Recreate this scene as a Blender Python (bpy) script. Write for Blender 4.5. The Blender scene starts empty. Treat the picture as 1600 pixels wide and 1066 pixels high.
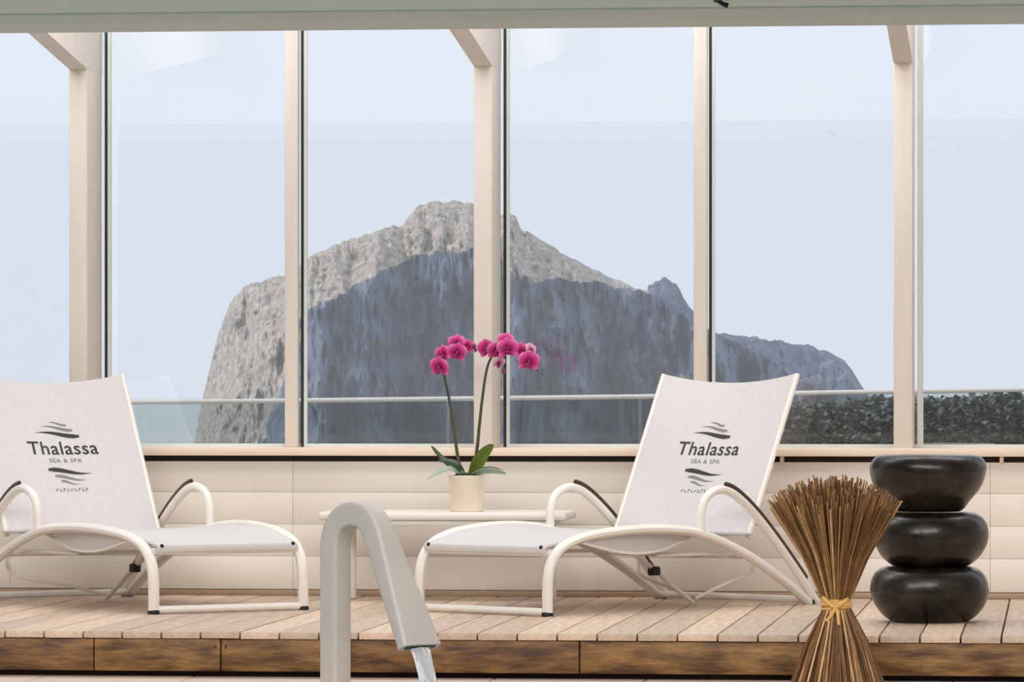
import bpy, bmesh, math, random
from mathutils import Vector, Matrix, noise
random.seed(7)
SC = bpy.context.scene
COL = SC.collection
PI = math.pi

# ------------------------------------------------------------------ camera, sky, sun, exposure
F, HY, CH = 7400.0, 620.0, 0.932          # focal length in px (1600 wide), horizon row, eye height
YAW = math.radians(6.55)
CA, SA = math.cos(YAW), math.sin(YAW)
cam = bpy.data.cameras.new('camera')
cam.sensor_width = 36.0
cam.lens = F / 1600 * 36.0
cam.shift_y = (HY - 533.0) / 1600.0
cam.clip_start, cam.clip_end = 0.5, 100000
camo = bpy.data.objects.new('camera', cam)
COL.objects.link(camo)
camo.location = (0, 0, CH)
camo.rotation_euler = (PI / 2, 0, YAW)
SC.camera = camo

w = bpy.data.worlds.new('sky')
SC.world = w
w.use_nodes = True
bg = w.node_tree.nodes['Background']
bg.inputs[0].default_value = (0.735, 0.795, 0.885, 1)      # even, bright high haze
bg.inputs[1].default_value = 1.31

sun = bpy.data.lights.new('sun', 'SUN')
sun.energy = 2.2
sun.angle = math.radians(6)
sun.color = (1.0, 0.93, 0.84)
suno = bpy.data.objects.new('sun', sun)
COL.objects.link(suno)
suno.rotation_euler = Vector((1.0, -0.05, -0.72)).to_track_quat('-Z', 'Y').to_euler()

def area(name, loc, aim, sx, sy, energy, color):
    l = bpy.data.lights.new(name, 'AREA')
    l.shape = 'RECTANGLE'
    l.size, l.size_y, l.energy, l.color = sx, sy, energy, color
    o = bpy.data.objects.new(name, l)
    COL.objects.link(o)
    o.location = loc
    o.rotation_euler = (Vector(aim) - Vector(loc)).to_track_quat('-Z', 'Y').to_euler()
area('hall_fill', (-2.3, 9.0, 5.0), (-2.3, 21.0, 0.6), 12.0, 2.2, 640, (1.0, 0.935, 0.875))      # added fill light from the front, unseen in the pool hall
area('deck_fill', (-2.3, 20.4, 3.3), (-2.3, 20.4, 0.0), 8.0, 1.2, 105, (1.0, 0.93, 0.87))       # added overhead fill, out of view above the deck

SC.view_settings.view_transform = 'Standard'
SC.view_settings.look = 'None'
SC.view_settings.gamma = 1.0
SC.view_settings.use_curve_mapping = False
SC.view_settings.exposure = 0.0

# ------------------------------------------------------------------ helpers
def at(px, py, Y):
    """point on the vertical plane world y = Y seen at photo position px, py"""
    t = (px - 800) / F
    D = Y / (CA + t * SA)
    x = t * D
    return Vector((x * CA - D * SA, Y, CH + (HY - py) / F * D))

def atd(px, py, D):
    x = (px - 800) / F * D
    return Vector((x * CA - D * SA, D * CA + x * SA, CH + (HY - py) / F * D))

def xat(px, Y):
    return at(px, HY, Y).x

def lin(r, g, b):
    f = lambda c: (c / 255 / 12.92) if c <= 10 else ((c / 255 + 0.055) / 1.055) ** 2.4
    return (f(r), f(g), f(b), 1)

def mat(name, rgb, rough=0.5, metal=0.0, var=0.06, scale=12.0, bump=0.0, bscale=60.0, stretch=(1, 1, 1), coat=0.0,
        rgb2=None, trans=0.0, spec=0.5, detail=4.0, lo=0.3, hi=0.7):
    m = bpy.data.materials.new(name)
    m.use_nodes = True
    nt = m.node_tree
    p = nt.nodes['Principled BSDF']
    p.inputs['Roughness'].default_value = rough
    p.inputs['Metallic'].default_value = metal
    p.inputs['Coat Weight'].default_value = coat
    p.inputs['Specular IOR Level'].default_value = spec
    p.inputs['Transmission Weight'].default_value = trans
    tc = nt.nodes.new('ShaderNodeTexCoord')
    mp = nt.nodes.new('ShaderNodeMapping')
    mp.inputs['Scale'].default_value = stretch
    nt.links.new(tc.outputs['Object'], mp.inputs[0])
    nz = nt.nodes.new('ShaderNodeTexNoise')
    nz.inputs['Scale'].default_value = scale
    nz.inputs['Detail'].default_value = detail
    nt.links.new(mp.outputs[0], nz.inputs['Vector'])
    rp = nt.nodes.new('ShaderNodeValToRGB')
    c = lin(*rgb)
    if rgb2 is None:
        a = tuple(max(0, x * (1 - var)) for x in c[:3]) + (1,)
        b = tuple(min(1, x * (1 + var)) for x in c[:3]) + (1,)
    else:
        a, b = c, lin(*rgb2)
    rp.color_ramp.elements[0].position, rp.color_ramp.elements[1].position = lo, hi
    rp.color_ramp.elements[0].color, rp.color_ramp.elements[1].color = a, b
    nt.links.new(nz.outputs['Fac'], rp.inputs[0])
    nt.links.new(rp.outputs[0], p.inputs['Base Color'])
    if bump:
        n2 = nt.nodes.new('ShaderNodeTexNoise')
        n2.inputs['Scale'].default_value = bscale
        nt.links.new(mp.outputs[0], n2.inputs['Vector'])
        bp = nt.nodes.new('ShaderNodeBump')
        bp.inputs['Strength'].default_value = bump
        bp.inputs['Distance'].default_value = 0.01
        nt.links.new(n2.outputs['Fac'], bp.inputs['Height'])
        nt.links.new(bp.outputs[0], p.inputs['Normal'])
    return m

def glass_mat(name, tint, ior):
    m = bpy.data.materials.new(name)
    m.use_nodes = True
    nt = m.node_tree
    nt.nodes.remove(nt.nodes['Principled BSDF'])
    out = nt.nodes['Material Output']
    tr = nt.nodes.new('ShaderNodeBsdfTransparent')
    tr.inputs[0].default_value = tint
    gl = nt.nodes.new('ShaderNodeBsdfGlossy')
    gl.inputs['Roughness'].default_value = 0.0
    gl.inputs[0].default_value = (1, 1, 1, 1)
    fr = nt.nodes.new('ShaderNodeFresnel')
    fr.inputs['IOR'].default_value = ior
    mx = nt.nodes.new('ShaderNodeMixShader')
    nt.links.new(fr.outputs[0], mx.inputs[0])
    nt.links.new(tr.outputs[0], mx.inputs[1])
    nt.links.new(gl.outputs[0], mx.inputs[2])
    nt.links.new(mx.outputs[0], out.inputs[0])
    return m

def catmull(pts, n=6):
    P = [Vector(p) for p in pts]
    out = []
    for i in range(len(P) - 1):
        p0 = P[max(i - 1, 0)]; p1 = P[i]; p2 = P[i + 1]; p3 = P[min(i + 2, len(P) - 1)]
        for k in range(n):
            t = k / n
            out.append(0.5 * ((2 * p1) + (p2 - p0) * t + (2 * p0 - 5 * p1 + 4 * p2 - p3) * t * t + (3 * p1 - p0 - 3 * p2 + p3) * t ** 3))
    out.append(P[-1].copy())
    return out

class MB:
    def __init__(s):
        s.v = []; s.f = []; s.m = []
    def add(s, vs, fs, mi=0):
        o = len(s.v)
        s.v += [tuple(x) for x in vs]
        s.f += [tuple(i + o for i in f) for f in fs]
        s.m += [mi] * len(fs)
    def box(s, x0, x1, y0, y1, z0, z1, bev=0.0, mi=0):
        if bev <= 0:
            vs = [(x, y, z) for z in (z0, z1) for y in (y0, y1) for x in (x0, x1)]
            s.add(vs, [(0, 2, 3, 1), (4, 5, 7, 6), (0, 1, 5, 4), (2, 6, 7, 3), (0, 4, 6, 2), (1, 3, 7, 5)], mi)
            return
        bm = bmesh.new()
        bmesh.ops.create_cube(bm, size=1)
        for v in bm.verts:
            v.co = Vector((x0 + (v.co.x + .5) * (x1 - x0), y0 + (v.co.y + .5) * (y1 - y0), z0 + (v.co.z + .5) * (z1 - z0)))
        bmesh.ops.bevel(bm, geom=list(bm.edges), offset=bev, segments=2, affect='EDGES', profile=0.5)
        bm.verts.index_update()
        s.add([v.co for v in bm.verts], [tuple(v.index for v in f.verts) for f in bm.faces], mi)
        bm.free()
    def sweep(s, path, secs, up=Vector((0, 0, 1)), closed=True, cap=True, mi=0):
        """path points, and for each a list of (a, b) section offsets: a along the side vector, b along the other"""
        P = [Vector(p) for p in path]
        n = len(secs[0])
        rows = []
        side = None
        for i, p in enumerate(P):
            t = (P[min(i + 1, len(P) - 1)] - P[max(i - 1, 0)]).normalized()
            if side is None:
                side = t.cross(up)
                if side.length < 1e-4: side = t.cross(Vector((1, 0, 0)))
            side = (side - t * side.dot(t)).normalized()
            nb = side.cross(t).normalized()
            rows.append([p + side * a + nb * b for a, b in secs[i]])
        vs = [v for r in rows for v in r]
        fs = []
        for i in range(len(P) - 1):
            for k in range(n):
                k2 = (k + 1) % n
                fs.append((i * n + k, i * n + k2, (i + 1) * n + k2, (i + 1) * n + k))
        if cap:
            fs.append(tuple(range(n - 1, -1, -1)))
            fs.append(tuple((len(P) - 1) * n + k for k in range(n)))
        s.add(vs, fs, mi)
    def tube(s, path, r, n=10, r2=None, smooth=0, up=Vector((0, 0, 1)), mi=0):
        if smooth: path = catmull(path, smooth)
        r2 = r if r2 is None else r2
        m = len(path)
        secs = []
        for i in range(m):
            a = r(i / (m - 1)) if callable(r) else r
            b = r2(i / (m - 1)) if callable(r2) else r2
            secs.append([(a * math.cos(2 * PI * k / n), b * math.sin(2 * PI * k / n)) for k in range(n)])
        s.sweep(path, secs, up, mi=mi)
    def lathe(s, prof, n=32, c=(0, 0, 0), wob=None, mi=0):
        vs = []; fs = []
        for j, (r, z) in enumerate(prof):
            for k in range(n):
                a = 2 * PI * k / n
                q = wob(a, j) if wob else 1.0
                vs.append((c[0] + r * q * math.cos(a), c[1] + r * q * math.sin(a), c[2] + z))
        for j in range(len(prof) - 1):
            for k in range(n):
                k2 = (k + 1) % n
                fs.append((j * n + k, j * n + k2, (j + 1) * n + k2, (j + 1) * n + k))
        fs.append(tuple(range(n - 1, -1, -1)))
        fs.append(tuple((len(prof) - 1) * n + k for k in range(n)))
        s.add(vs, fs, mi)
    def sheet(s, fn, nu, nv, th, mi=0):
        """thin closed sheet: fn(u, v) for u, v in 0..1, th its thickness"""
        P = [[Vector(fn(i / nu, j / nv)) for j in range(nv + 1)] for i in range(nu + 1)]
        A = []; B = []
        for i in range(nu + 1):
            for j in range(nv + 1):
                du = P[min(i + 1, nu)][j] - P[max(i - 1, 0)][j]
                dv = P[i][min(j + 1, nv)] - P[i][max(j - 1, 0)]
                nn = du.cross(dv)
                nn = nn.normalized() if nn.length > 1e-12 else Vector((0, 0, 1))
                A.append(P[i][j] + nn * th / 2); B.append(P[i][j] - nn * th / 2)
        N = len(A); q = nv + 1
        fs = []
        for i in range(nu):
            for j in range(nv):
                a, b, c, d = i * q + j, (i + 1) * q + j, (i + 1) * q + j + 1, i * q + j + 1
                fs.append((a, b, c, d)); fs.append((N + d, N + c, N + b, N + a))
        for i in range(nu):
            for j, fl in ((0, 0), (nv, 1)):
                a, b = i * q + j, (i + 1) * q + j
                fs.append((a, N + a, N + b, b) if not fl else (b, N + b, N + a, a))
        for j in range(nv):
            for i, fl in ((0, 1), (nu, 0)):
                a, b = i * q + j, i * q + j + 1
                fs.append((a, N + a, N + b, b) if not fl else (b, N + b, N + a, a))
        s.add(A + B, fs, mi)
    def mesh(s, name, mats, smooth=35):
        me = bpy.data.meshes.new(name)
        me.from_pydata(s.v, [], s.f)
        for m in (mats if isinstance(mats, (list, tuple)) else [mats]):
            me.materials.append(m)
        me.polygons.foreach_set('material_index', s.m)
        if smooth:
            me.polygons.foreach_set('use_smooth', [True] * len(me.polygons))
            me.set_sharp_from_angle(angle=math.radians(smooth))
        me.update()
        return me
    def build(s, name, mats, parent=None, smooth=35, kind=None):
        return link(name, s.mesh(name, mats, smooth), parent, kind)

def link(name, me, parent=None, kind=None):
    o = bpy.data.objects.new(name, me)
    COL.objects.link(o)
    if parent is not None: o.parent = parent
    if kind: o['kind'] = kind
    return o

def empty(name, loc=(0, 0, 0), rz=0.0, kind=None):
    o = bpy.data.objects.new(name, None)
    o.empty_display_size = 0.1
    COL.objects.link(o)
    o.location = loc
    o.rotation_euler = (0, 0, rz)
    if kind: o['kind'] = kind
    return o

def tag(o, label, cat, group=None):
    o['label'] = label; o['category'] = cat
    if group: o['group'] = group
    return o

def copy_tree(o, parent=None):
    c = o.copy()
    COL.objects.link(c)
    c.parent = parent
    for ch in list(o.children): copy_tree(ch, c)
    return c

def interp(tab, x):
    if x <= tab[0][0]: return tab[0][1]
    for (x0, y0), (x1, y1) in zip(tab, tab[1:]):
        if x <= x1: return y0 + (y1 - y0) * (x - x0) / (x1 - x0)
    return tab[-1][1]

# ------------------------------------------------------------------ materials
M = {}
M['frame'] = mat('white_lacquered_metal', (234, 228, 221), 0.35, var=0.03, scale=8)
M['sling'] = mat('white_mesh_fabric', (229, 226, 226), 0.75, var=0.03, scale=40, bump=0.15, bscale=400)
M['pad'] = mat('dark_armrest_strip', (58, 34, 20), 0.35, var=0.25, scale=20, stretch=(2, 2, 14))
M['rubber'] = mat('black_rubber', (22, 20, 20), 0.6)
M['ink'] = mat('charcoal_print', (52, 50, 52), 0.8, var=0.05)
M['ink2'] = mat('grey_print', (128, 124, 124), 0.8, var=0.05)
M['wall'] = mat('warm_white_panel', (228, 220, 210), 0.6, var=0.025, scale=3, bump=0.03, bscale=30)
M['post'] = mat('cream_lacquered_wood', (224, 213, 203), 0.5, var=0.03, scale=4, stretch=(6, 6, 0.6))
M['sill'] = mat('cream_sill', (232, 212, 190), 0.5, var=0.05, scale=6, stretch=(0.5, 3, 3))
M['sill_shade'] = mat('sill_gap_shade', (38, 20, 14), 0.7)
M['gasket'] = mat('black_gasket', (40, 42, 46), 0.5)
M['alu'] = mat('pale_aluminium', (226, 232, 228), 0.35, var=0.02)
M['skirt'] = mat('skirting_shade_tan', (168, 142, 116), 0.6, var=0.1, scale=6, stretch=(0.5, 3, 3))
M['dark'] = mat('dark_recess', (30, 16, 12), 0.9)
M['coping'] = mat('pale_stone_coping', (222, 200, 184), 0.6, var=0.06, scale=10)
M['ceil'] = mat('grey_green_ceiling', (196, 201, 194), 0.6, var=0.03, scale=2, stretch=(0.3, 3, 3))
M['beam'] = mat('grey_green_beam', (184, 189, 183), 0.6, var=0.03, scale=2, stretch=(0.3, 3, 3))
M['hallwall'] = mat('hall_wall_plaster', (160, 156, 150), 0.8, var=0.04)
M['spout'] = mat('satin_white_spout', (188, 178, 170), 0.42, var=0.03, scale=6)
M['stone'] = mat('polished_black_stone', (14, 11, 9), 0.26, rgb2=(46, 37, 28), scale=9, coat=0.0, spec=0.45, bump=0.25, bscale=16, lo=0.42, hi=0.66)
M['straw'] = mat('straw_cord', (216, 170, 96), 0.7, var=0.2, scale=60)
M['pot'] = mat('cream_ceramic', (228, 214, 194), 0.35, var=0.03)
M['moss'] = mat('dark_moss', (36, 52, 26), 0.9, var=0.3, scale=80, bump=0.8, bscale=120)
M['leaf'] = mat('orchid_leaf', (92, 112, 34), 0.3, var=0.2, scale=20)
M['leaf2'] = mat('orchid_leaf_dark', (52, 70, 40), 0.35, var=0.2, scale=20)
M['leaf3'] = mat('orchid_leaf_shine', (150, 168, 150), 0.3, var=0.12, scale=20)  # pale tone paints the shine on green leaves
M['stem'] = mat('orchid_stem', (70, 66, 52), 0.5, var=0.2, scale=30)
M['petal'] = mat('magenta_petal', (214, 48, 140), 0.5, rgb2=(232, 96, 172), scale=25)
M['petal2'] = mat('pale_pink_petal', (236, 150, 200), 0.5, rgb2=(248, 214, 232), scale=25)
M['lip'] = mat('deep_purple_lip', (128, 6, 70), 0.45, var=0.2, scale=60)
M['bud'] = mat('dusky_bud', (120, 44, 88), 0.5, var=0.15, scale=60)
M['terrace'] = mat('terrace_paving', (180, 174, 166), 0.8, var=0.06)
M['sea'] = mat('pale_sea', (196, 206, 208), 0.35, var=0.04, scale=0.02)
M['glass'] = glass_mat('window_glass', (0.965, 0.975, 0.985, 1), 1.98)
M['bglass'] = glass_mat('tinted_balustrade_glass', (0.80, 0.83, 0.83, 1), 1.45)
M['hedge'] = mat('dark_hedge_leaf', (88, 100, 90), 0.7, rgb2=(136, 146, 138), scale=3)
M['bark'] = mat('hedge_wood', (52, 48, 42), 0.9)
M['cliff'] = mat('rock_shade_tone', (72, 86, 112), 0.95, rgb2=(122, 134, 154), scale=0.09, stretch=(1.8, 1, 0.45), detail=8, spec=0.1)  # shade on the headland's face, painted as darker, bluer rock
M['rock'] = mat('rock_sunlit_tone', (124, 122, 124), 0.95, rgb2=(210, 196, 180), scale=0.30, stretch=(0.8, 1, 1.9), detail=8, spec=0.1)  # sunlit top and left end, painted as paler rock

def plank_mat(i, base):
    r = random.Random(i)
    k = 1 + r.uniform(-0.07, 0.07)
    return mat('deck_wood_%d' % i, tuple(min(255, c * k) for c in base), 0.5, rgb2=tuple(min(255, c * k * 0.86) for c in base), scale=7,
               stretch=(6, 0.5, 6), bump=0.08, bscale=20)
def translucent(m, fac):
    nt = m.node_tree
    p = nt.nodes['Principled BSDF']
    t = nt.nodes.new('ShaderNodeBsdfTranslucent')
    nt.links.new(p.inputs['Base Color'].links[0].from_socket, t.inputs[0])
    x = nt.nodes.new('ShaderNodeMixShader')
    x.inputs[0].default_value = fac
    nt.links.new(p.outputs[0], x.inputs[1]); nt.links.new(t.outputs[0], x.inputs[2])
    nt.links.new(x.outputs[0], nt.nodes['Material Output'].inputs[0])
def petal_grad(m, stops):
    nt = m.node_tree
    tc = nt.nodes.new('ShaderNodeTexCoord'); sx_ = nt.nodes.new('ShaderNodeVectorMath'); sx_.operation = 'LENGTH'
    nt.links.new(tc.outputs['Object'], sx_.inputs[0])
    mr = nt.nodes.new('ShaderNodeMath'); mr.operation = 'DIVIDE'; mr.inputs[1].default_value = 0.052
    nt.links.new(sx_.outputs['Value'], mr.inputs[0])
    rp = nt.nodes.new('ShaderNodeValToRGB')
    nt.links.new(mr.outputs[0], rp.inputs[0])
    el = rp.color_ramp.elements
    el[0].position, el[0].color = stops[0][0], lin(*stops[0][1])
    el[1].position, el[1].color = stops[-1][0], lin(*stops[-1][1])
    for q, c in stops[1:-1]:
        e = el.new(q); e.color = lin(*c)
    nt.links.new(rp.outputs[0], nt.nodes['Principled BSDF'].inputs['Base Color'])
petal_grad(M['petal'], [(0.12, (150, 6, 88)), (0.42, (214, 40, 140)), (0.72, (234, 92, 172)), (1.0, (248, 184, 224))])
petal_grad(M['petal2'], [(0.12, (190, 60, 130)), (0.5, (236, 170, 208)), (1.0, (250, 232, 240))])
translucent(M['petal'], 0.4); translucent(M['petal2'], 0.4); translucent(M['sling'], 0.28)

PL = [plank_mat(i, (216, 190, 166)) for i in range(5)]
FB = [mat('weathered_fascia_%d' % i, c, 0.55, rgb2=c2, scale=7, stretch=(0.8, 3, 3.2), detail=10, bump=0.5, bscale=22, lo=0.36, hi=0.68)
      for i, (c, c2) in enumerate([((80, 50, 22), (156, 116, 64)), ((72, 44, 20), (146, 104, 58)), ((84, 56, 26), (162, 120, 66))])]

# ------------------------------------------------------------------ the setting
YW = 21.92            # wall face under the windows
YG = 22.25            # glass
YD = 18.52            # front edge of the deck
XL, XR = -6.6, 2.0

# deck boards run away from the pool to the wall
floor = MB()
floor.box(XL, XR, YD + 0.06, YW + 0.3, -0.16, -0.03)
floor = floor.build('floor', M['dark'], None, 0, 'structure')
PW = 0.158
n = int((XR - XL) / PW)
off = xat(1150, 19.6) - XL
off -= math.floor(off / PW) * PW
pm = MB(); pm.box(0.0035, PW - 0.0035, 0, YW + 0.05 - YD, -0.028, 0.0, 0.003)
plank_meshes = [pm.mesh('plank', m, 30) for m in PL]
rr = random.Random(3)
for i in range(n):
    o = link('plank', plank_meshes[rr.randrange(5)], floor)
    o.location = (XL + off + i * PW, YD, rr.uniform(-0.0012, 0.0012))
# fascia of weathered boards
tr1 = MB(); tr1.box(XL, XR, YD + 0.045, YD + 0.06, -0.17, -0.03)
tr1 = tr1.build('trim_1', M['dark'], None, 0, 'structure')
cuts = [XL] + [xat(p, YD) for p in (-190, 146, 344, 520, 905, 1292)] + [XR]
for i, (a, b) in enumerate(zip(cuts, cuts[1:])):
    m = MB(); m.box(a + 0.002, b - 0.002, YD + 0.008 + (0.004 if i % 2 else 0), YD + 0.044, -0.158, -0.030, 0.004)
    m.build('board', FB[i % 3], tr1)
for px in (336, 352, 530):
    m = MB(); m.tube([(xat(px, YD), YD + 0.003, -0.06), (xat(px, YD), YD + 0.02, -0.06)], 0.005, 8)
    m.build('screw', M['gasket'], tr1)
# near-black strip painting the shadow gap below the fascia, then the pool surround in stone slabs
g = MB(); g.box(XL, XR, YD + 0.05, YD + 0.4, -0.2, -0.16)
g.build('trim_2', M['dark'], None, 0, 'structure')
f2 = MB(); f2.box(-13, 4.5, 17.2, YD + 0.5, -0.40, -0.2)
f2 = f2.build('floor_2', M['coping'], None, 0, 'structure')
x = -13.0
sl = MB(); sl.box(0.003, 0.597, 17.2, YD + 0.05, -0.2, -0.18, 0.004)
slm = sl.mesh('slab', M['coping'], 30)
while x < 4.4:
    o = link('slab', slm, f2); o.location.x = x
    x += 0.6
# pool
M['pool'] = mat('turquoise_pool_tiles', (120, 165, 162), 0.4, var=0.08, scale=4)
M['water'] = glass_mat('pool_water', (0.75, 0.93, 0.92, 1), 1.33)
pf = MB(); pf.box(-13, 4.5, 5.0, 17.2, -1.6, -1.5); pf.box(-13, 4.5, 17.15, 17.2, -1.5, -0.2)
pf.build('floor_3', M['pool'], None, 0, 'structure')
pw = MB(); pw.box(-13, 4.5, 5.0, 17.14, -0.36, -0.34)
pw.build('pool_water', M['water'], None, 0, 'structure')
f4 = MB(); f4.box(-13, 4.5, -5, 5.0, -0.4, -0.2)
f4.build('floor_4', M['coping'], None, 0, 'structure')

# hall walls beside and behind the camera
for nm, a in (('wall_left', (-13.2, -13.0, -5, 22.4, -0.4, 10.5)), ('wall_right', (4.5, 4.7, -5, 22.4, -0.4, 10.5)),
              ('wall_front', (-13.2, 4.7, -5.2, -5, -0.4, 6.5))):
    m = MB(); m.box(*a); m.build(nm, M['hallwall'], None, 0, 'structure')

# ceiling edge over the pool side
ZB = 2.418
c = MB(); c.box(-13, 4.5, 17.3, 18.12, ZB + 0.008, ZB + 0.75)
c.build('ceiling', M['ceil'], None, 0, 'structure')
c = MB(); c.box(-13, 4.5, 18.12, 19.0, ZB, ZB + 0.75, 0.006)
c.build('trim_3', M['beam'], None, 30, 'structure')

# wall under the windows, in wide panels with fine joints
wb = MB(); wb.box(-13, 4.5, YW + 0.012, YG + 0.12, -0.1, 0.628)
wb = wb.build('wall_back', M['wall'], None, 0, 'structure')
zr = [0.03, 0.185, 0.335, 0.485, 0.629]
xs = [-6.6, -4.9, -3.55, -1.9, -0.3, 2.0]
for z0, z1 in zip(zr, zr[1:]):
    for x0, x1 in zip(xs, xs[1:]):
        m = MB(); m.box(x0 + 0.0006, x1 - 0.0006, YW, YW + 0.014, z0 + 0.0005, z1 - 0.0005, 0.0012)
        m.build('panel', M['wall'], wb, 30)
bb = MB(); bb.box(XL, XR, YW - 0.012, YW + 0.01, 0.0, 0.026, 0.003)
bb.build('baseboard_back', M['skirt'], None, 30, 'structure')  # skirting whose tan colour paints the brownish shade at the wall foot
s = MB(); s.box(-13, 4.5, YW + 0.02, YW + 0.2, 0.628, 0.656)
s.build('trim_4', M['sill_shade'], None, 0, 'structure')  # near-black strip that paints the shadow gap under the sill
s = MB(); s.box(-13, 4.5, YW - 0.05, YG + 0.1, 0.656, 0.693, 0.004)
sill = s.build('trim_5', M['sill'], None, 30, 'structure')
for px in (1222, 1565):
    xx = xat(px, YW)
    m = MB(); m.box(xx - 0.009, xx + 0.009, YW - 0.02, YW + 0.03, 0.627, 0.657, 0.003)
    m.build('clip', M['sill'], sill)

# posts with rafters, mullions between them
ZP = at(755, 103, YW - 0.03).z
centers = [(-548, 1), (-215, 0), (122, 1), (455, 0), (754.5, 1), (1094, 0), (1411, 1), (1745, 0), (2085, 1)]
px_x = []
k = 6
for i, (px, big) in enumerate(centers):
    if big:
        y0 = YW - 0.04
        xx = xat(px, y0)
        m = MB(); m.box(xx - 0.043, xx + 0.043, y0, YG - 0.022, 0.60 if px > 1300 else 0.693, ZP + 0.02, 0.004)
        o = m.build('trim_%d' % k, M['post'], None, 30, 'structure')
        r = MB()
        A = Vector((xx, y0, ZP)); B = Vector((xx, 18.75, ZP + (y0 - 18.75) * 0.115))
        hh = 0.27
        vs = [(xx + s * 0.044, p.y, p.z + dz) for p in (A, B) for dz in (0, hh) for s in (-1, 1)]
        vs[0] = (vs[0][0], YG - 0.022, ZP - 0.0); vs[1] = (vs[1][0], YG - 0.022, ZP)
        vs[2] = (vs[2][0], YG - 0.022, ZP + hh - .03); vs[3] = (vs[3][0], YG - 0.022, ZP + hh - .03)
        vs = [vs[0], vs[1], (xx - .044, y0, ZP), (xx + .044, y0, ZP), vs[4], vs[5], vs[2], vs[3], vs[6], vs[7]]
        r.add(vs, [(0, 2, 3, 1), (2, 4, 5, 3), (4, 8, 9, 5), (6, 7, 9, 8), (0, 1, 7, 6), (0, 6, 8, 4, 2), (1, 3, 5, 9, 7)])
        r.build('rafter', M['post'], o, 0)
        px_x.append((xx, 0.043))
    else:
        y0 = YG - 0.075
        xx = xat(px, y0)
        m = MB(); m.box(xx - 0.031, xx + 0.031, y0, YG - 0.022, 0.693, 2.76, 0.003)
        o = m.build('trim_%d' % k, M['post'], None, 30, 'structure')
        px_x.append((xx, 0.031))
    k += 1
h = MB(); h.box(-13, 4.5, YG - 0.02, YG + 0.04, 2.74, 2.82)
h.build('trim_%d' % k, M['post'], None, 0, 'structure')

# glazing: one framed pane between each pair of uprights
for i in range(len(px_x) - 1):
    (xa, wa), (xb, wb_) = px_x[i], px_x[i + 1]
    a = xa - wa * 0.2
    b = xb + wb_ * 0.2
    big = centers[i][1]
    fr = MB()
    z0, z1 = 0.693, 2.74
    st = xa + wa + (0.012 if big else 0.006)     # the gasket stands just right of each upright
    fr.box(a, b, YG - 0.012, YG + 0.012, z0, z0 + 0.016)
    fr.box(a, b, YG - 0.012, YG + 0.012, z1 - 0.03, z1)
    fr.box(st + 0.014, st + 0.028, YG - 0.014, YG + 0.014, z0, z1)
    fr.box(b - 0.022, b, YG - 0.012, YG + 0.012, z0, z1)
    fo = fr.build('window_%d' % (i + 1), M['alu'], None, 0, 'structure')
    gk = MB(); gk.box(st, st + 0.014, YG - 0.016, YG + 0.016, z0 + 0.001, z1 - 0.001)
    gk.build('gasket', M['alu'] if i == 6 else M['gasket'], fo, 0)
    gp = MB(); gp.box(a, b, YG - 0.004, YG + 0.004, z0 + 0.01, z1 - 0.01)
    gp.build('pane', M['glass'], fo, 0)

# ------------------------------------------------------------------ outside: terrace, balustrade, sea, headland
t = MB(); t.box(-14, 9, YG + 0.12, 28, -0.3, -0.06)
t.build('terrace_floor', M['terrace'], None, 0, 'structure')
YB = 25.6
bal = empty('glass_balustrade', (xat(800, YB), YB, -0.06))
tag(bal, 'tinted glass balustrade with a white handrail on the terrace outside the windows', 'balustrade')
def rel(o, p): return Vector(p) - o.location
rp = [(-1200, 635), (-600, 632), (0, 629), (400, 626), (700, 622.5), (1000, 619), (1250, 613.5), (1600, 608), (1950, 604), (2500, 600)]
m = MB(); m.tube([rel(bal, at(px, py + 1, YB)) for px, py in rp], 0.02, 8, 0.013)
m.build('handrail', M['frame'], bal)
for (p0, y0), (p1, y1) in zip(rp, rp[1:]):
    a, b = rel(bal, at(p0, y0 + 3, YB)), rel(bal, at(p1, y1 + 3, YB))
    m = MB()
    d = Vector((0.006, 0, 0)); th = Vector((0, 0.006, 0))
    lo0, lo1 = Vector((a.x, 0, 0)), Vector((b.x, 0, 0))
    q = [lo0 + d, lo1 - d, b - d, a + d]
    m.add([v - th for v in q] + [v + th for v in q], [(0, 1, 2, 3), (7, 6, 5, 4), (0, 4, 5, 1), (1, 5, 6, 2), (2, 6, 7, 3), (3, 7, 4, 0)])
    m.build('glass_panel', M['bglass'], bal, 0)

sea = MB(); sea.add([(-60000, 60, -22), (60000, 60, -22), (60000, 90000, -22), (-60000, 90000, -22)], [(0, 1, 2, 3)])
sea.build('sea', M['sea'], None, 0, 'structure')

S = [(308, 668), (314, 640), (322, 600), (335, 545), (345, 510), (358, 478), (380, 450), (400, 441), (430, 437), (450, 430), (470, 412), (490, 398), (520, 385),
     (550, 372), (580, 362), (600, 355), (625, 350), (640, 335), (655, 322), (690, 315), (720, 319), (745, 322), (780, 330), (806, 338),
     (812, 352), (835, 368), (870, 390), (910, 412), (950, 432), (985, 447), (1010, 455), (1022, 442), (1040, 436), (1056, 445),
     (1070, 468), (1085, 488), (1108, 514), (1130, 522), (1200, 530), (1260, 540), (1310, 556), (1330, 575), (1342, 600), (1352, 612), (1366, 660)]
Cc = [(308, 690), (335, 660), (380, 600), (440, 530), (480, 488), (520, 466), (560, 443), (620, 412), (660, 396), (740, 388), (780, 405), (810, 438),
      (860, 434), (910, 436), (950, 444), (985, 452), (1010, 457), (1366, 662)]
D0 = 1200.0
nx, n1, n2, n3 = 420, 30, 22, 8
hd = MB()
vs = []
rows = n1 + n2 + n3 + 1
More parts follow.
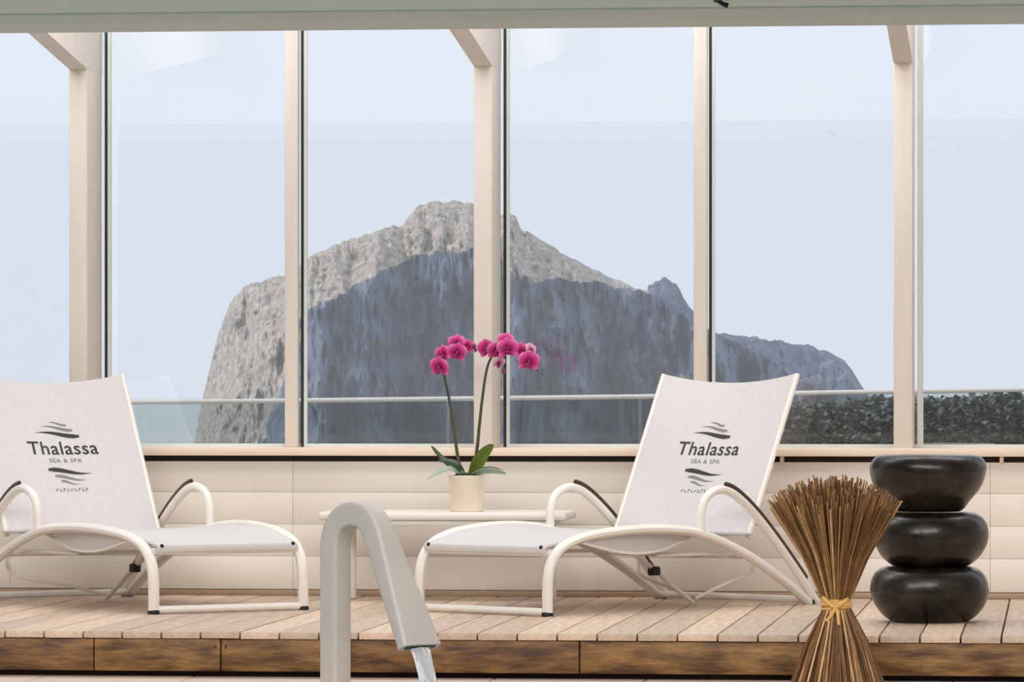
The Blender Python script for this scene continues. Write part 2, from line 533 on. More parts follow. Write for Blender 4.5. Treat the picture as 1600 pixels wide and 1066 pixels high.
for i in range(nx + 1):
    px = 306 + (1364 - 306) * i / nx
    crag = 1.0 if px < 830 else (0.35 if px < 1012 else 0.8)
    s_ = interp(S, px) + crag * 7 * noise.fractal(Vector((px * 0.045, 0.3, 5)), 0.7, 2.3, 5)
    c_ = max(min(interp(Cc, px) + 10 * noise.fractal(Vector((px * 0.03, 9.3, 2)), 0.8, 2.2, 5), 740), s_ + 1.0)
    fx = (px - 306) / (1364 - 306)
    base = D0 + 120 * max(0, (520 - px) / 210) ** 1.6 + 14 * math.sin(px * 0.021) + 6 * math.sin(px * 0.06 + 1)
    for j in range(rows):
        if j <= n1:
            q = j / n1
            py = 770 + (c_ - 770) * q
            D = base + 26 * q ** 1.4
        elif j <= n1 + n2:
            q = (j - n1) / n2
            py = c_ + (s_ - c_) * math.sin(q * PI / 2)
            D = base + 26 + 70 * q
        else:
            q = (j - n1 - n2) / n3
            py = s_ + (800 - s_) * q ** 1.5
            D = base + 96 + 90 * q
        nn = noise.fractal(Vector((px * 0.035, py * 0.014, 1.0)), 0.9, 2.1, 6)
        n4 = noise.fractal(Vector((px * 0.09, py * 0.10, 3.0)), 0.8, 2.2, 5)
        D += nn * 14 + n4 * 2.0
        edge = 1.0 if j < n1 + n2 - 3 else 0.5
        py2 = py + n4 * (3.5 if j > n1 - 4 else 1.5) * edge
        vs.append(atd(px + n4 * 2.2 * edge, py2, D))
hd.v = [tuple(v) for v in vs]
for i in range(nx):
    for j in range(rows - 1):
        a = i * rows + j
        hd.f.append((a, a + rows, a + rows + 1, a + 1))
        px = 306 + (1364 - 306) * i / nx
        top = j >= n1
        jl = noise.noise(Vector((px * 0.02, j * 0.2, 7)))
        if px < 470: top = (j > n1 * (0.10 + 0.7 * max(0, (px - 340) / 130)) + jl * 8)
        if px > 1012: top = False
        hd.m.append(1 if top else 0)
# local origin at its foot
o0 = atd(830, 760, D0)
hd.v = [tuple(Vector(v) - o0) for v in hd.v]
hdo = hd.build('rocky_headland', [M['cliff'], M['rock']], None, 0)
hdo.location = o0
tag(hdo, 'large rocky headland rising from the sea beyond the glass', 'headland')

# sea haze between the terrace and the headland
hz = MB(); hz.box(-900, 900, 120, 1150, -21.5, 260)
hm = bpy.data.materials.new('sea_haze'); hm.use_nodes = True
hn = hm.node_tree; hn.nodes.remove(hn.nodes['Principled BSDF'])
vs_ = hn.nodes.new('ShaderNodeVolumeScatter')
vs_.inputs['Color'].default_value = (0.96, 0.98, 1.0, 1); vs_.inputs['Density'].default_value = 0.00025
hn.links.new(vs_.outputs[0], hn.nodes['Material Output'].inputs['Volume'])
hz.build('sea_haze', hm, None, 0, 'structure')

# low dark scrub on the slope behind the balustrade
def scrub(name, pts, Yc, dep, zb, count, seed, label, size):
    r = random.Random(seed)
    root = empty(name, (xat((pts[0][0] + pts[-1][0]) / 2, Yc), Yc, zb))
    tag(root, label, 'shrub')
    core = MB(); nA = 60; nB = 6
    def fn(u, v):
        px = pts[0][0] + (pts[-1][0] - pts[0][0]) * u
        top = at(px, interp(pts, px) + 10, Yc).z - zb
        ang = PI * v
        xx = xat(px, Yc) - root.location.x
        k = 1 + 0.12 * noise.noise(Vector((xx * 2, v * 4, seed)))
        return (xx, -math.cos(ang) * dep * k, max(0.0, math.sin(ang)) ** 0.6 * top * k * 0.95)
    core.sheet(fn, nA, nB, 0.02)
    core.build('branches', M['bark'], root)
    lf = MB()
    for i in range(count):
        u, v = r.random(), r.uniform(0.03, 0.75)
        p = Vector(fn(u, v)) + Vector((r.uniform(-.04, .04), r.uniform(-.06, .02), r.uniform(-.02, .045)))
        q = Matrix.Rotation(r.uniform(0, 6.28), 3, 'Z') @ Matrix.Rotation(r.uniform(-1.2, 1.2), 3, 'X')
        s1 = size * r.uniform(0.6, 1.4); s2 = s1 * 0.45
        c = [Vector((0, 0, 0)), Vector((s2, s1 * .5, s1 * .1)), Vector((0, s1, 0)), Vector((-s2, s1 * .5, s1 * .1))]
        lf.add([p + q @ x for x in c], [(0, 1, 2, 3)])
    fo = lf.build('foliage', M['hedge'], root, 0)
    fo['kind'] = 'stuff'
scrub('hedge', [(1160, 640), (1250, 622), (1380, 616), (1440, 614), (1500, 613), (1600, 611), (1800, 610)], 27.2, 0.35, -0.06, 14000, 5,
      'dark green hedge seen behind the glass balustrade at the right edge', 0.036)

# ------------------------------------------------------------------ sun loungers
LW0, LWA = 0.372, 0.437
def hw(s): return LW0 + (LWA - LW0) * max(0.0, min(1.0, s / 0.8))
RAIL = [(0.0, 0.0), (0.0, 0.13), (0.015, 0.215), (0.06, 0.275), (0.15, 0.318), (0.30, 0.345), (0.55, 0.360), (0.78, 0.353), (0.95, 0.328),
        (1.20, 0.252), (1.42, 0.155), (1.60, 0.06), (1.69, 0.004)]
BACK0, BACK1 = Vector((1.315, 0, 0.322)), Vector((1.655, 0, 1.035))
BL = (BACK1 - BACK0).length
BD = (BACK1 - BACK0).normalized()
BN = Vector((-BD.z, 0, BD.x))            # out of the front of the backrest
HB = 0.392
def back_pt(v, t, out=0.0):
    """v across (to the sitter's left), t up the back in metres"""
    q = 1 - (v / HB) ** 2
    sag = 0.035 * q * (0.35 + 0.65 * t / BL)
    p = BACK0 + BD * (t - 0.03 * q * max(0.0, t / BL) ** 6) - BN * sag + BN * out
    return Vector((p.x, v, p.z))

def text_mesh(body, size, font_w=1.0, spacing=1.0):
    cu = bpy.data.curves.new('t', 'FONT')
    cu.body = body; cu.size = size; cu.align_x = 'CENTER'; cu.space_character = spacing
    cu.resolution_u = 3
    cu.offset = 0.0009 if size > 0.05 else 0.0004
    ob = bpy.data.objects.new('t', cu)
    COL.objects.link(ob)
    me = ob.to_mesh()
    vs = [(v.co.x * font_w, v.co.y) for v in me.vertices]
    fs = [tuple(p.vertices) for p in me.polygons]
    ob.to_mesh_clear()
    bpy.data.objects.remove(ob); bpy.data.curves.remove(cu)
    return vs, fs

def swoosh(x0, x1, y, amp, th, flip):
    n = 16; up = []; dn = []
    for i in range(n + 1):
        u = i / n
        x = x0 + (x1 - x0) * u
        c = y + amp * math.sin(PI * (0.25 + 1.35 * u))
        t = th * (math.sin(PI * min(1, u * 0.62 + 0.02)) ** 1.3) * (1 if u < 0.93 else 0.75)
        up.append((x, c + t / 2)); dn.append((x, c - t / 2))
    vs = up + dn
    if flip: vs = [(-a, -b) for a, b in vs]
    return vs, [(i, i + 1, n + 1 + i + 1, n + 1 + i) for i in range(n)]

def make_lounger():
    root = empty('sun_lounger')
    for s in (1, -1):
        pts = [Vector((a, s * hw(a), z)) for a, z in RAIL]
        m = MB(); m.tube(pts, 0.021, 10, 0.025, smooth=5, up=Vector((0, 1, 0)))
        m.build('side_frame', M['frame'], root)
        for a in (0.0, 1.69):
            m = MB(); m.lathe([(0.02, 0), (0.026, 0.003), (0.026, 0.016), (0.021, 0.02)], 12, (a, s * hw(a), 0))
            m.build('rubber_foot', M['rubber'], root)
        ya = s * (LWA + 0.004)
        arm = [(0.93, ya, 0.335), (0.928, ya, 0.42), (0.955, ya, 0.482), (1.01, ya, 0.515), (1.08, ya, 0.523), (1.17, ya, 0.494), (1.30, ya, 0.41),
               (1.45, ya, 0.285), (1.60, ya, 0.145), (1.70, ya, 0.045), (1.735, ya, 0.008)]
        path = catmull(arm, 5)
        m = MB(); m.tube(path, 0.019, 10, up=Vector((0, 1, 0)))
        ao = m.build('armrest', M['frame'], root)
        pp = [Vector(p) for p in path if p.x > 1.075 and p.x < 1.66]
        up_ = [p + Vector((0.62, 0, 0.78)) * 0.0225 for p in pp]
        m = MB(); m.tube(up_, 0.018, 8, 0.009, up=Vector((0, 1, 0)))
        q = m.build('armrest_strip', M['pad'], ao)
        q['label'] = 'dark brown strip along the armrest'
        # low bow under the seat edge with a fabric skirt above it
        yb = s * 0.385
        bow = [(0.20, yb, 0.312), (0.32, yb, 0.285), (0.46, yb, 0.262), (0.60, yb, 0.255), (0.74, yb, 0.268), (0.86, yb, 0.300), (0.95, yb, 0.322)]
        bp = catmull(bow, 4)
        m = MB(); m.tube(bp, 0.007, 8, up=Vector((0, 1, 0)))
        m.build('seat_bow', M['frame'], root)
        m = MB()
        def fn(u, v, bp=bp, yb=yb):
            i = min(int(u * (len(bp) - 1) + 0.5), len(bp) - 1)
            p = bp[i]
            return (p.x, yb, p.z + (0.335 - p.z) * v)
        m.sheet(fn, len(bp) - 1, 2, 0.004)
        m.build('seat_skirt', M['sling'], root)
        # bolt heads at the foot corners
        m = MB(); m.lathe([(0.009, 0), (0.009, 0.006), (0.006, 0.008)], 8)
        o = m.build('bolt', M['rubber'], root)
        o.rotation_euler = (0, -PI / 2, 0)
        o.location = (0.012, s * (LW0 - 0.045), 0.292)
    # bars across
    m = MB(); m.tube([(0.0, -LW0, 0.02), (0.0, LW0, 0.02)], 0.0165, 10); m.build('crossbar', M['frame'], root)
    m = MB(); m.tube([(1.67, -hw(1.6), 0.022), (1.67, hw(1.6), 0.022)], 0.0165, 10); m.build('crossbar', M['frame'], root)
    m = MB(); m.tube([(0.035, -LW0 + 0.01, 0.268), (0.035, LW0 - 0.01, 0.268)], 0.016, 10); m.build('foot_bar', M['frame'], root)
    m = MB(); m.tube([(1.30, -LWA, 0.222), (1.30, LWA, 0.222)], 0.010, 8); m.build('crossbar', M['frame'], root)
    # seat sling
    SEAT = [(0.012, 0.268), (0.012, 0.292), (0.05, 0.302), (0.15, 0.322), (0.30, 0.347), (0.50, 0.358), (0.75, 0.350), (1.0, 0.338), (1.2, 0.328), (1.32, 0.324)]
    sp = catmull([Vector((a, 0, z)) for a, z in SEAT], 3)
    m = MB()
    def seat(u, v):
        p = sp[min(int(u * (len(sp) - 1) + 0.5), len(sp) - 1)]
        y = (v * 2 - 1) * (hw(p.x) - 0.022)
        dip = 0.016 * (1 - (v * 2 - 1) ** 2) * min(1, p.x / 0.4)
        return (p.x, y, p.z - dip)
    m.sheet(seat, len(sp) - 1, 10, 0.008)
    m.build('seat', M['sling'], root)
    # backrest
    m = MB(); m.sheet(lambda u, v: back_pt((1 - 2 * u) * HB, v * BL), 14, 14, 0.008)
    back = m.build('backrest', M['sling'], root)
    for s in (1, -1):
        m = MB(); m.tube([back_pt(s * HB, t * BL, -0.006) for t in (-0.02, 0.25, 0.5, 0.75, 1.0)], 0.013, 8)
        m.build('side_tube', M['frame'], back)
    for tt in (0.43, ):
        m = MB(); m.tube([back_pt(v * HB, tt * BL, -0.022) for v in (-1, -.6, -.2, .2, .6, 1)], 0.009, 8)
        m.build('back_bar', M['frame'], back)
    # printed emblem: waves, name, small line, waves, small word
    t0 = 0.392
    def put(name, vs, fs, dy, matl, dx=0.0):
        m = MB(); m.add([back_pt(-(x + dx) * 1.17, t0 + (y + dy) * 1.08, 0.0055) for x, y in vs], fs)
        return m.build(name, matl, back, 0)
    vs, fs = text_mesh('Thalassa', 0.088, 0.98, 1.06)
    put('lettering', vs, fs, 0.0, M['ink'])
    vs, fs = text_mesh('SEA & SPA', 0.026, 1.1, 1.15)
    put('lettering', vs, fs, -0.038, M['ink2'])
    for flip in (False, True):
        cy = 0.028
        for (x0, x1, y, amp, th, mm) in ((-0.105, 0.085, 0.068, 0.010, 0.020, 'ink'), (-0.075, 0.062, 0.098, 0.010, 0.014, 'ink2'), (-0.04, 0.04, 0.120, 0.008, 0.010, 'ink2')):
            vs, fs = swoosh(x0, x1, y, amp, th, flip)
            put('wave_mark', vs, fs, (cy - 0.042) if flip else cy, M[mm])
    vs = []; fs = []
    r = random.Random(4)
    for i in range(9):
        x = -0.072 + i * 0.0165
        hgt = 0.0155 if r.random() > .3 else 0.012
        for (a, b, c0, c1) in ((x, x + 0.004, 0, hgt), (x + 0.004, x + 0.011, hgt * (0.1 if i % 2 else 0.7), hgt * (0.35 if i % 2 else 0.98))):
            k = len(vs); vs += [(a, c0), (b, c0), (b, c1), (a, c1)]; fs.append((k, k + 1, k + 2, k + 3))
    put('small_print', vs, fs, -0.175, M['ink2'])
    # support stand below: round-cornered hoop and slanted brace with a black bracket
    yc = -0.1
    m = MB(); m.tube([(0.86, yc, 0.245), (1.0, yc, 0.175), (1.12, yc, 0.1), (1.28, yc, 0.012)], 0.011, 8)
    b_ = m.build('brace', M['frame'], root)
    m = MB(); m.box(0.985, 1.04, yc - 0.018, yc + 0.018, 0.140, 0.180, 0.008)
    m.build('bracket', M['rubber'], b_)
    for s in (1, -1):
        e = s * 0.34
        hoop = [(0.75, e, 0.240), (1.0, e, 0.240), (1.30, e, 0.234), (1.39, e, 0.224), (1.42, e * 0.99, 0.185), (1.405, e * 0.95, 0.14), (1.37, e * 0.75, 0.11), (1.32, yc + (e - yc) * 0.35, 0.07), (1.275, yc + s * 0.02, 0.03)]
        m = MB(); m.tube(hoop, 0.0085, 8, smooth=4, up=Vector((0, 1, 0.02)))
        m.build('support_hoop', M['frame'], root)
    return root

lo = make_lounger()
lo2 = copy_tree(lo)
lo.location = (-2.439, 20.145, 0); lo.rotation_euler = (0, 0, math.radians(54.34))
lo2.location = (-3.547, 20.179, 0); lo2.rotation_euler = (0, 0, math.radians(130.18))
tag(lo, 'white sling sun lounger right of the small table, behind the twig broom', 'sun lounger', 'white sun loungers by the window')
tag(lo2, 'white sling sun lounger left of the small table, cut by the photo edge', 'sun lounger', 'white sun loungers by the window')

# ------------------------------------------------------------------ table
YT = 21.30
a, b = at(497, 800, YT), at(884, 800, YT)
tz = a.z
tb = empty('side_table', ((a.x + b.x) / 2, YT + 0.24, 0))
tag(tb, 'low white table between the two loungers carrying the potted orchid', 'table')
hwid = (b.x - a.x) / 2
m = MB(); m.box(-hwid, hwid, -0.24, 0.24, tz - 0.038, tz, 0.012); m.build('tabletop', M['frame'], tb)
m = MB(); m.box(-hwid + 0.07, hwid - 0.07, -0.215, 0.215, tz - 0.062, tz - 0.037, 0.004); m.build('apron', M['alu'], tb)
for sx in (-1, 1):
    for sy in (-1, 1):
        m = MB(); m.tube([(sx * (hwid - 0.1), sy * 0.18, tz - 0.04), (sx * (hwid - 0.1), sy * 0.18, 0.0)], 0.014, 10)
        m.build('leg', M['frame'], tb)

# ------------------------------------------------------------------ orchid
YO = 21.42
oc = at(729, 800, YO)
orc = empty('potted_orchid', (oc.x, YO, tz))
tag(orc, 'magenta moth orchid with two stems in a cream pot on the white table', 'plant')
KO = 1 / F * (YO / CA)
def oxy(px, py, dy=0.0):
    p = at(px, py, YO + dy)
    return Vector((p.x - oc.x, dy, p.z - tz))
hpot = at(729, 743, YO).z - tz
prof = [(0.072, 0.0), (0.076, 0.003), (0.079, hpot * .5), (0.082, hpot - 0.012), (0.0835, hpot - 0.004), (0.0825, hpot), (0.0775, hpot), (0.076, hpot - 0.02)]
m = MB(); m.lathe(prof, 40); m.build('pot', M['pot'], orc, 50)
m = MB()
m.lathe([(0.076, hpot - 0.03), (0.0755, hpot - 0.012), (0.05, hpot + 0.006), (0.02, hpot + 0.012), (0.004, hpot + 0.013)], 24, wob=lambda a, j: 1 + 0.05 * math.sin(5 * a + j))
m.build('moss', M['moss'], orc)
def leaf(pts, wid, mt, twist=0.0):
    P = catmull([oxy(*p) for p in pts], 5)
    n = len(P) - 1
    m = MB()
    def fn(u, v):
        i = min(int(u * n + 0.5), n)
        t = (P[min(i + 1, n)] - P[max(i - 1, 0)]).normalized()
        side = t.cross(Vector((0, -1, 0.5)).normalized()).normalized()
        side = (side * math.cos(twist) + Vector((0, 1, 0)) * math.sin(twist)).normalized()
        nr = side.cross(t)
        wv = wid * (math.sin(PI * min(0.999, 0.10 + 0.90 * u)) ** 0.6) 
        c = (v * 2 - 1)
        return P[i] + side * c * wv + nr * (abs(c) * wv * 0.35)
    m.sheet(fn, n, 6, 0.003)
    return m.build('leaf', mt, orc, 60)
leaf([(737, 745, 0), (746, 725, -0.02), (758, 708, -0.04), (771, 695, -0.06)], 0.030, M['leaf'], 0.3)
leaf([(727, 744, 0), (706, 734, -0.05), (690, 737, -0.09), (668, 749, -0.13)], 0.022, M['leaf3'], 0.9)
leaf([(733, 744, 0), (755, 736, -0.05), (772, 735, -0.08), (792, 740, -0.10)], 0.018, M['leaf3'], 0.9)
leaf([(722, 744, 0.01), (703, 728, 0.03), (688, 714, 0.05), (674, 697, 0.07)], 0.014, M['leaf2'], 0.5)
leaf([(724, 743, 0), (714, 728, -0.02), (700, 722, -0.03), (684, 721, -0.05)], 0.020, M['leaf2'], 0.8)
leaf([(733, 743, 0.02), (750, 735, 0.07), (770, 733, 0.1), (786, 737, 0.13)], 0.020, M['leaf2'], 0.9)
def stem(pts, r):
    m = MB(); m.tube([oxy(*p) for p in pts], r, 8, smooth=5); m.build('stem', M['stem'], orc)
stem([(722, 746, 0), (715, 712, 0), (709, 670, 0), (702, 625, 0), (695, 592, 0), (692, 573, 0.01), (697, 556, 0.02), (712, 543, 0.02), (728, 540, 0.02), (742, 545, 0.02)], lambda u: 0.0085 - 0.006 * u)
stem([(737, 746, 0), (745, 705, 0), (749, 665, 0), (754, 620, 0), (760, 580, 0), (768, 558, 0.01), (782, 541, 0.02), (800, 536, 0.02), (817, 543, 0.02), (829, 556, 0.02)], lambda u: 0.0085 - 0.006 * u)

def petal_mesh(L, W, mt, cup):
    m = MB()
    def fn(u, v):
        c = v * 2 - 1
        wv = W * (math.sin(PI * (0.06 + 0.90 * u ** 0.8)) ** 0.75)
        return (c * wv, -cup * L * math.sin(PI * u * 0.75) + 0.25 * wv * c * c, 0.004 + u * L + 0.04 * L * math.cos(c * 5) * u)
    m.sheet(fn, 7, 6, 0.0012)
    return m.mesh('petal', mt, 60)
PT = {}
for kk, mt in (('d', M['petal']), ('p', M['petal2'])):
    PT[kk] = (petal_mesh(0.044, 0.031, mt, 0.16), petal_mesh(0.043, 0.017, mt, 0.05))
lipm = MB()
lipm.tube([(0, -0.002, 0.004), (0, -0.012, 0.002), (0, -0.018, -0.004)], lambda u: 0.0065 - 0.002 * u, 8)
lipm.sheet(lambda u, v: ((v * 2 - 1) * 0.012 * math.sin(PI * (0.2 + 0.75 * u)), -0.010 - 0.016 * math.sin(u * 2.2) + 0.012 * abs(v * 2 - 1), -0.002 - 0.024 * u), 5, 4, 0.0016)
lipm = lipm.mesh('flower', M['lip'], 60)
def flower(px, py, dy, sc, yaw, pitch, roll, kind='d'):
    o = link('flower', lipm, orc)
    o.location = oxy(px, py, dy)
    o.rotation_euler = (pitch, roll, yaw)
    o.scale = (sc, sc, sc)
    big, thin = PT[kind]
    for ang, me, dd in ((math.radians(62), big, 0.0), (math.radians(-62), big, 0.0), (0, thin, 0.002), (math.radians(128), thin, 0.002), (math.radians(-128), thin, 0.002)):
        c = link('petal', me, o)
        c.rotation_euler = (0, ang, 0)
        c.location = (0, dd, 0)
FL = [(687, 574, -0.035, 1.08, -0.35, 0.25, 0.1, 'd'), (692, 553, -0.02, 0.92, -0.5, -0.1, -0.2, 'd'), (714, 551, -0.035, 1.0, 0.2, 0.15, 0.2, 'd'), (713, 536, -0.01, 0.9, -0.2, -0.3, 0.0, 'd'),
      (731, 541, 0.0, 0.7, 0.5, -0.1, 0.3, 'd'), (760, 545, -0.02, 1.0, -0.4, 0.1, -0.2, 'd'), (775, 549, -0.04, 0.95, 0.1, 0.25, 0.1, 'd'), (793, 545, -0.04, 1.1, 0.25, 0.0, -0.1, 'd'),
      (790, 532, -0.01, 0.85, -0.1, -0.4, 0.1, 'd'), (779, 567, -0.015, 0.75, 0.9, 0.5, 0.2, 'p'), (826, 565, -0.035, 1.12, 0.3, 0.15, 0.1, 'd'), (815, 548, -0.01, 0.85, 0.6, -0.2, 0.0, 'd'), (829, 547, 0.0, 0.75, 0.9, -0.2, 0.2, 'p')]
for f in FL: flower(*f)
for px, py, dy, r in ((741, 541, 0.01, 0.010), (743, 547, 0.01, 0.008), (787, 580, -0.01, 0.011), (838, 577, 0.0, 0.008)):
    p = oxy(px, py, dy)
    m = MB(); m.lathe([(r * .2, -r * 1.3), (r * .8, -r * .7), (r, 0), (r * .75, r * .8), (r * .2, r * 1.3)], 10, p)
    m.build('bud', M['bud'], orc, 60)

# ------------------------------------------------------------------ three black stones
sp0 = atd(1452, 974, 19.62)
def stone(cx, cy, z0, rx, hgt, seed, prof, label, tilt):
    m = MB()
    def wob(a, j):
        return 1 + 0.018 * math.sin(2 * a + seed) + 0.012 * math.sin(3 * a + seed * 2.1 + j * 0.15)
    pr = catmull([Vector((r, z, 0)) for r, z in prof], 4)
    m.lathe([(max(0.004, p.x) * rx, p.y * hgt) for p in pr], 48, wob=wob)
    o = m.build('stone', M['stone'], None, 60)
    o.location = (cx, cy, z0)
    o.rotation_euler = (0, tilt, seed)
    tag(o, label, 'stone', 'stacked black stones')
P1 = [(0.03, 0.0), (0.50, 0.0), (0.66, 0.02), (0.84, 0.17), (0.96, 0.38), (1.0, 0.58), (0.96, 0.78), (0.86, 0.92), (0.72, 0.985), (0.5, 0.975), (0.2, 0.965), (0.02, 0.965)]
P3 = [(0.03, 0.0), (0.46, 0.0), (0.60, 0.03), (0.74, 0.20), (0.92, 0.44), (1.0, 0.70), (0.985, 0.86), (0.90, 0.97), (0.76, 1.0), (0.5, 0.955), (0.2, 0.93), (0.02, 0.93)]
HS = 0.232
sx, sy = sp0.x, sp0.y
stone(sx, sy, 0.0, 0.247, HS, 0.4, P1, 'smooth black rounded stone at the bottom of the stack, resting on the deck', 0)
stone(sx + 0.005, sy, HS * 0.985, 0.243, HS * 0.985, 1.9, P1, 'smooth black rounded stone in the middle of the stack', 0)
stone(sx - 0.006, sy, HS * 0.985 + HS * 0.985 * 0.995, 0.240, HS * 1.01, 3.3, P3, 'black dished stone topping the stack, with a wide rim', 0)

# ------------------------------------------------------------------ tied broom of twigs
br = atd(1307, 1070, 18.24)
bro = empty('twig_broom', (br.x, br.y, -0.18))
tag(bro, 'upright sheaf of brown twigs tied at the waist with straw, standing before the deck', 'broom')
KB = 18.24 / F
zt = 0.305                      # height of the tie above the floor
TW = [mat('twig_%d' % i, c, 0.75, var=0.22, scale=30) for i, c in enumerate([(142, 102, 60), (168, 126, 78), (98, 64, 38), (212, 174, 122), (124, 86, 50)])]
r = random.Random(11)
tw = MB()
def tri(path, rad, mi):
    secs = [[(rad * math.cos(k * 2.094), rad * math.sin(k * 2.094)) for k in range(3)] for _ in path]
    tw.sweep(path, secs, up=Vector((0.3, 0.9, 0.1)), mi=mi)
NT = 900
for i in range(NT):
    ang = r.uniform(0, 2 * PI)
    q = math.sqrt(r.random())
    thm = math.radians(29.5) * q
    Lg = (0.502 - 0.05 * q ** 2) * r.uniform(0.90, 1.02)
    d = Vector((math.cos(ang) * math.sin(thm) - 0.02, math.sin(ang) * math.sin(thm) * 0.8, math.cos(thm)))
    rt = 0.040 * q
    p0 = Vector((rt * math.cos(ang), rt * math.sin(ang), zt))
    top = p0 + d * Lg + Vector((r.uniform(-.006, .006), r.uniform(-.006, .006), 0))
    mid = p0 + d * Lg * 0.5 + Vector((-d.x, -d.y, 0)) * 0.035 + Vector((r.uniform(-.005, .005), r.uniform(-.005, .005), 0))
    mi = r.choice((0, 0, 1, 1, 2, 4, 4, 3 if r.random() < .35 else 1))
    tri([p0 + Vector((0, 0, -0.01)), mid, top], r.uniform(0.0022, 0.0038), mi)
for i in range(420):
    ang = r.uniform(0, 2 * PI)
    q = math.sqrt(r.uniform(0.05, 1))
    rt = 0.046 * q
    p0 = Vector((rt * math.cos(ang), rt * math.sin(ang), zt))
    e = Vector((math.cos(ang) * 0.19 * q, math.sin(ang) * 0.15 * q, 0.004 + r.random() * 0.01))
    mid = p0.lerp(e, 0.5) + Vector((math.cos(ang), math.sin(ang), 0)) * (0.012 * q) + Vector((r.uniform(-.006, .006), r.uniform(-.006, .006), 0))
    mi = r.choice((0, 2, 4, 2, 1, 3 if r.random() < .5 else 0))
    tri([p0 + Vector((0, 0, 0.01)), mid, e], r.uniform(0.0026, 0.0042), mi)
to = tw.build('twigs', TW, bro, 0)
to['kind'] = 'stuff'
m = MB()
for k in range(6):
    zz = zt - 0.028 + k * 0.0105
    rr_ = 0.056 - 0.003 * abs(k - 3)
    m.tube([(rr_ * math.cos(a * PI / 12), rr_ * 0.95 * math.sin(a * PI / 12), zz + 0.006 * math.sin(a * PI / 12 + k)) for a in range(25)], 0.0075, 6)
m.tube([(-0.05, -0.035, zt + 0.035), (-0.02, -0.058, zt + 0.008), (0.0, -0.066, zt), (0.02, -0.06, zt + 0.012), (0.045, -0.04, zt + 0.03)], 0.008, 6, smooth=4)
m.tube([(0.0, -0.066, zt), (-0.015, -0.068, zt - 0.03), (-0.035, -0.066, zt - 0.055)], 0.007, 6, smooth=4)
m.tube([(0.0, -0.066, zt), (0.008, -0.072, zt - 0.025), (0.012, -0.075, zt - 0.07)], 0.007, 6, smooth=4)
m.build('straw_tie', M['straw'], bro)

# ------------------------------------------------------------------ pool spout and its jet
DS = 17.6
b0 = atd(525, HY, DS); b0.z = -0.18
sp = empty('water_spout', b0, math.radians(-45) + YAW)
tag(sp, 'white swan-neck water spout rising from the poolside in the foreground', 'spout')
KS = DS / F
def sv(px, py):
    """point in the spout's own plane: r along its arm, height above the base"""
    rr0 = (px - 525) * KS / 0.7071
    D = DS - rr0 * 0.7071
    rr0 = (px - 525) / F * D / 0.7071 - (525 - 800) / F * 0     # first-order depth correction
    return Vector((rr0, 0, CH + (HY - py) / F * D + 0.18))
pts = [sv(524, 1096), sv(524, 980), sv(524, 880), sv(525, 845), sv(533, 819), sv(552, 804), sv(574, 806), sv(590, 823), sv(602, 852), sv(619, 900), sv(639, 952), sv(661, 1012)]
pts[0].z = 0.0
path = catmull(pts, 5)
n = len(path)
Wt = [(0, .086), (.5, .086), (.62, .088), (.72, .098), (.82, .125), (.92, .162), (1, .190)]
Tt = [(0, .090), (.5, .092), (.6, .094), (.7, .090), (.8, .080), (.9, .066), (1, .050)]
def rrect(w_, h_, rad, k=4):
    o = []
    for cx, cy, a0 in ((w_ / 2 - rad, h_ / 2 - rad, 0), (-w_ / 2 + rad, h_ / 2 - rad, 90), (-w_ / 2 + rad, -h_ / 2 + rad, 180), (w_ / 2 - rad, -h_ / 2 + rad, 270)):
        for i in range(k + 1):
            a_ = math.radians(a0 + 90 * i / k)
            o.append((cx + rad * math.cos(a_), cy + rad * math.sin(a_)))
    return o
secs = [rrect(interp(Wt, i / (n - 1)), interp(Tt, i / (n - 1)), 0.014) for i in range(n)]
m = MB(); m.sweep(path, secs, up=Vector((1, 0, 0)))
m.build('spout_body', M['spout'], sp, 40)
td = (path[-1] - path[-2]).normalized()
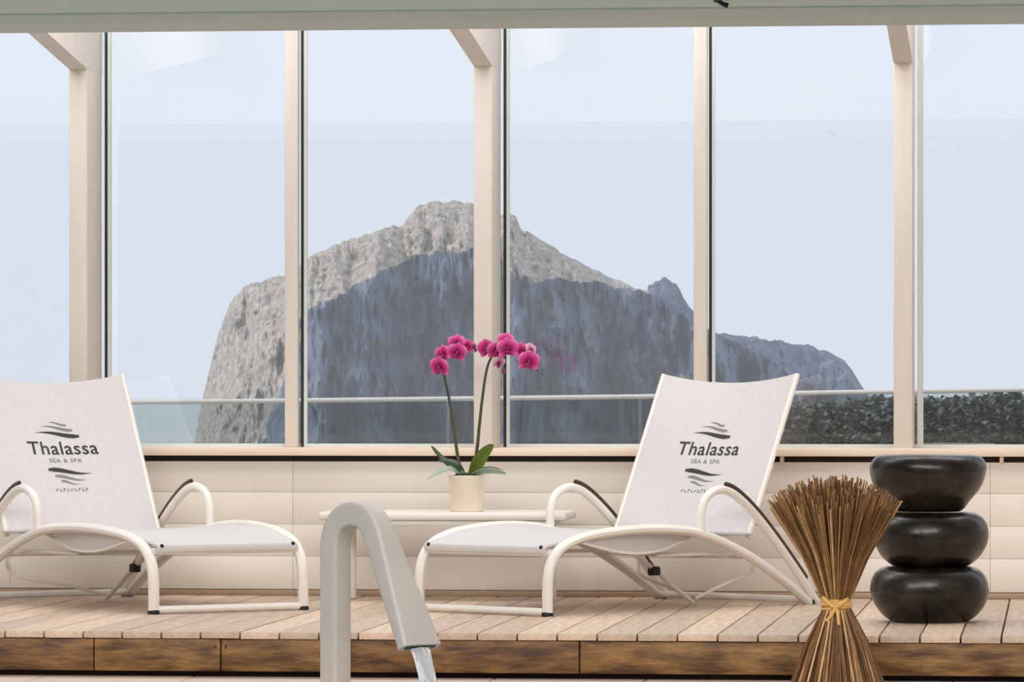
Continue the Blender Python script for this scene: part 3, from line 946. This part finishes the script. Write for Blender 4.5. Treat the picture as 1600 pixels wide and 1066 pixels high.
m = MB(); m.sweep([path[-1] - td * 0.004, path[-1] + td * 0.003], [rrect(0.150, 0.024, 0.010)] * 2, up=Vector((1, 0, 0)))
q = m.build('outlet_slot', M['gasket'], sp, 40); q['label'] = 'dark outlet slot'
m = MB(); m.box(-0.085, 0.085, -0.08, 0.08, 0.0, 0.012, 0.004); m.build('base_flange', M['spout'], sp)
# jet
M['jet'] = mat('clear_falling_water', (238, 242, 246), 0.08, var=0.02, trans=0.65, bump=0.4, bscale=25)
M['jet'].node_tree.nodes['Principled BSDF'].inputs['IOR'].default_value = 1.33
jp = []
e0 = path[-1] + td * 0.004
Vd = Vector((td.x, 0, td.z)) * 1.1
for i in range(14):
    tt = i * 0.017
    jp.append(e0 + Vd * tt + Vector((0, 0, -4.9 * tt * tt)))
zmin = -0.155
jp = [p for p in jp if p.z > zmin]
secs = []
for i, p in enumerate(jp):
    u = i / (len(jp) - 1)
    w_ = 0.046 - 0.012 * u
    secs.append([(w_ * math.cos(k * PI / 8) * (1 + 0.10 * math.sin(k * 3 + i * .4)), 0.011 * math.sin(k * PI / 8) * (1 + 0.25 * math.sin(k * 2.3 + i * 0.7))) for k in range(16)])
m = MB(); m.sweep(jp, secs, up=Vector((1, 0, 0)))
jo = m.build('water_jet', M['jet'], None, 60)
jo.matrix_world = Matrix.Translation(b0) @ Matrix.Rotation(math.radians(-45) + YAW, 4, 'Z')
tag(jo, 'clear jet of water falling from the white spout', 'water')

# ------------------------------------------------------------------ hook on the ceiling edge
hk = atd(1136, 9, 17.85)
ho = empty('ceiling_hook', (hk.x, hk.y, ZB + 0.008))
tag(ho, 'small black hook hanging from the ceiling above the right lounger', 'hook')
zz = hk.z - (ZB + 0.008)
m = MB(); m.tube([(-0.035, 0, -0.001), (-0.024, 0, zz * 0.45), (-0.008, 0, zz * 0.8), (0.004, 0, zz)], lambda u: 0.006 + 0.005 * u, 8, smooth=3); m.build('hook_wire', M['rubber'], ho)
m = MB(); m.lathe([(0.016, -0.006), (0.016, 0.0)], 12, (-0.035, 0, 0.0)); m.build('hook_plate', M['rubber'], ho)
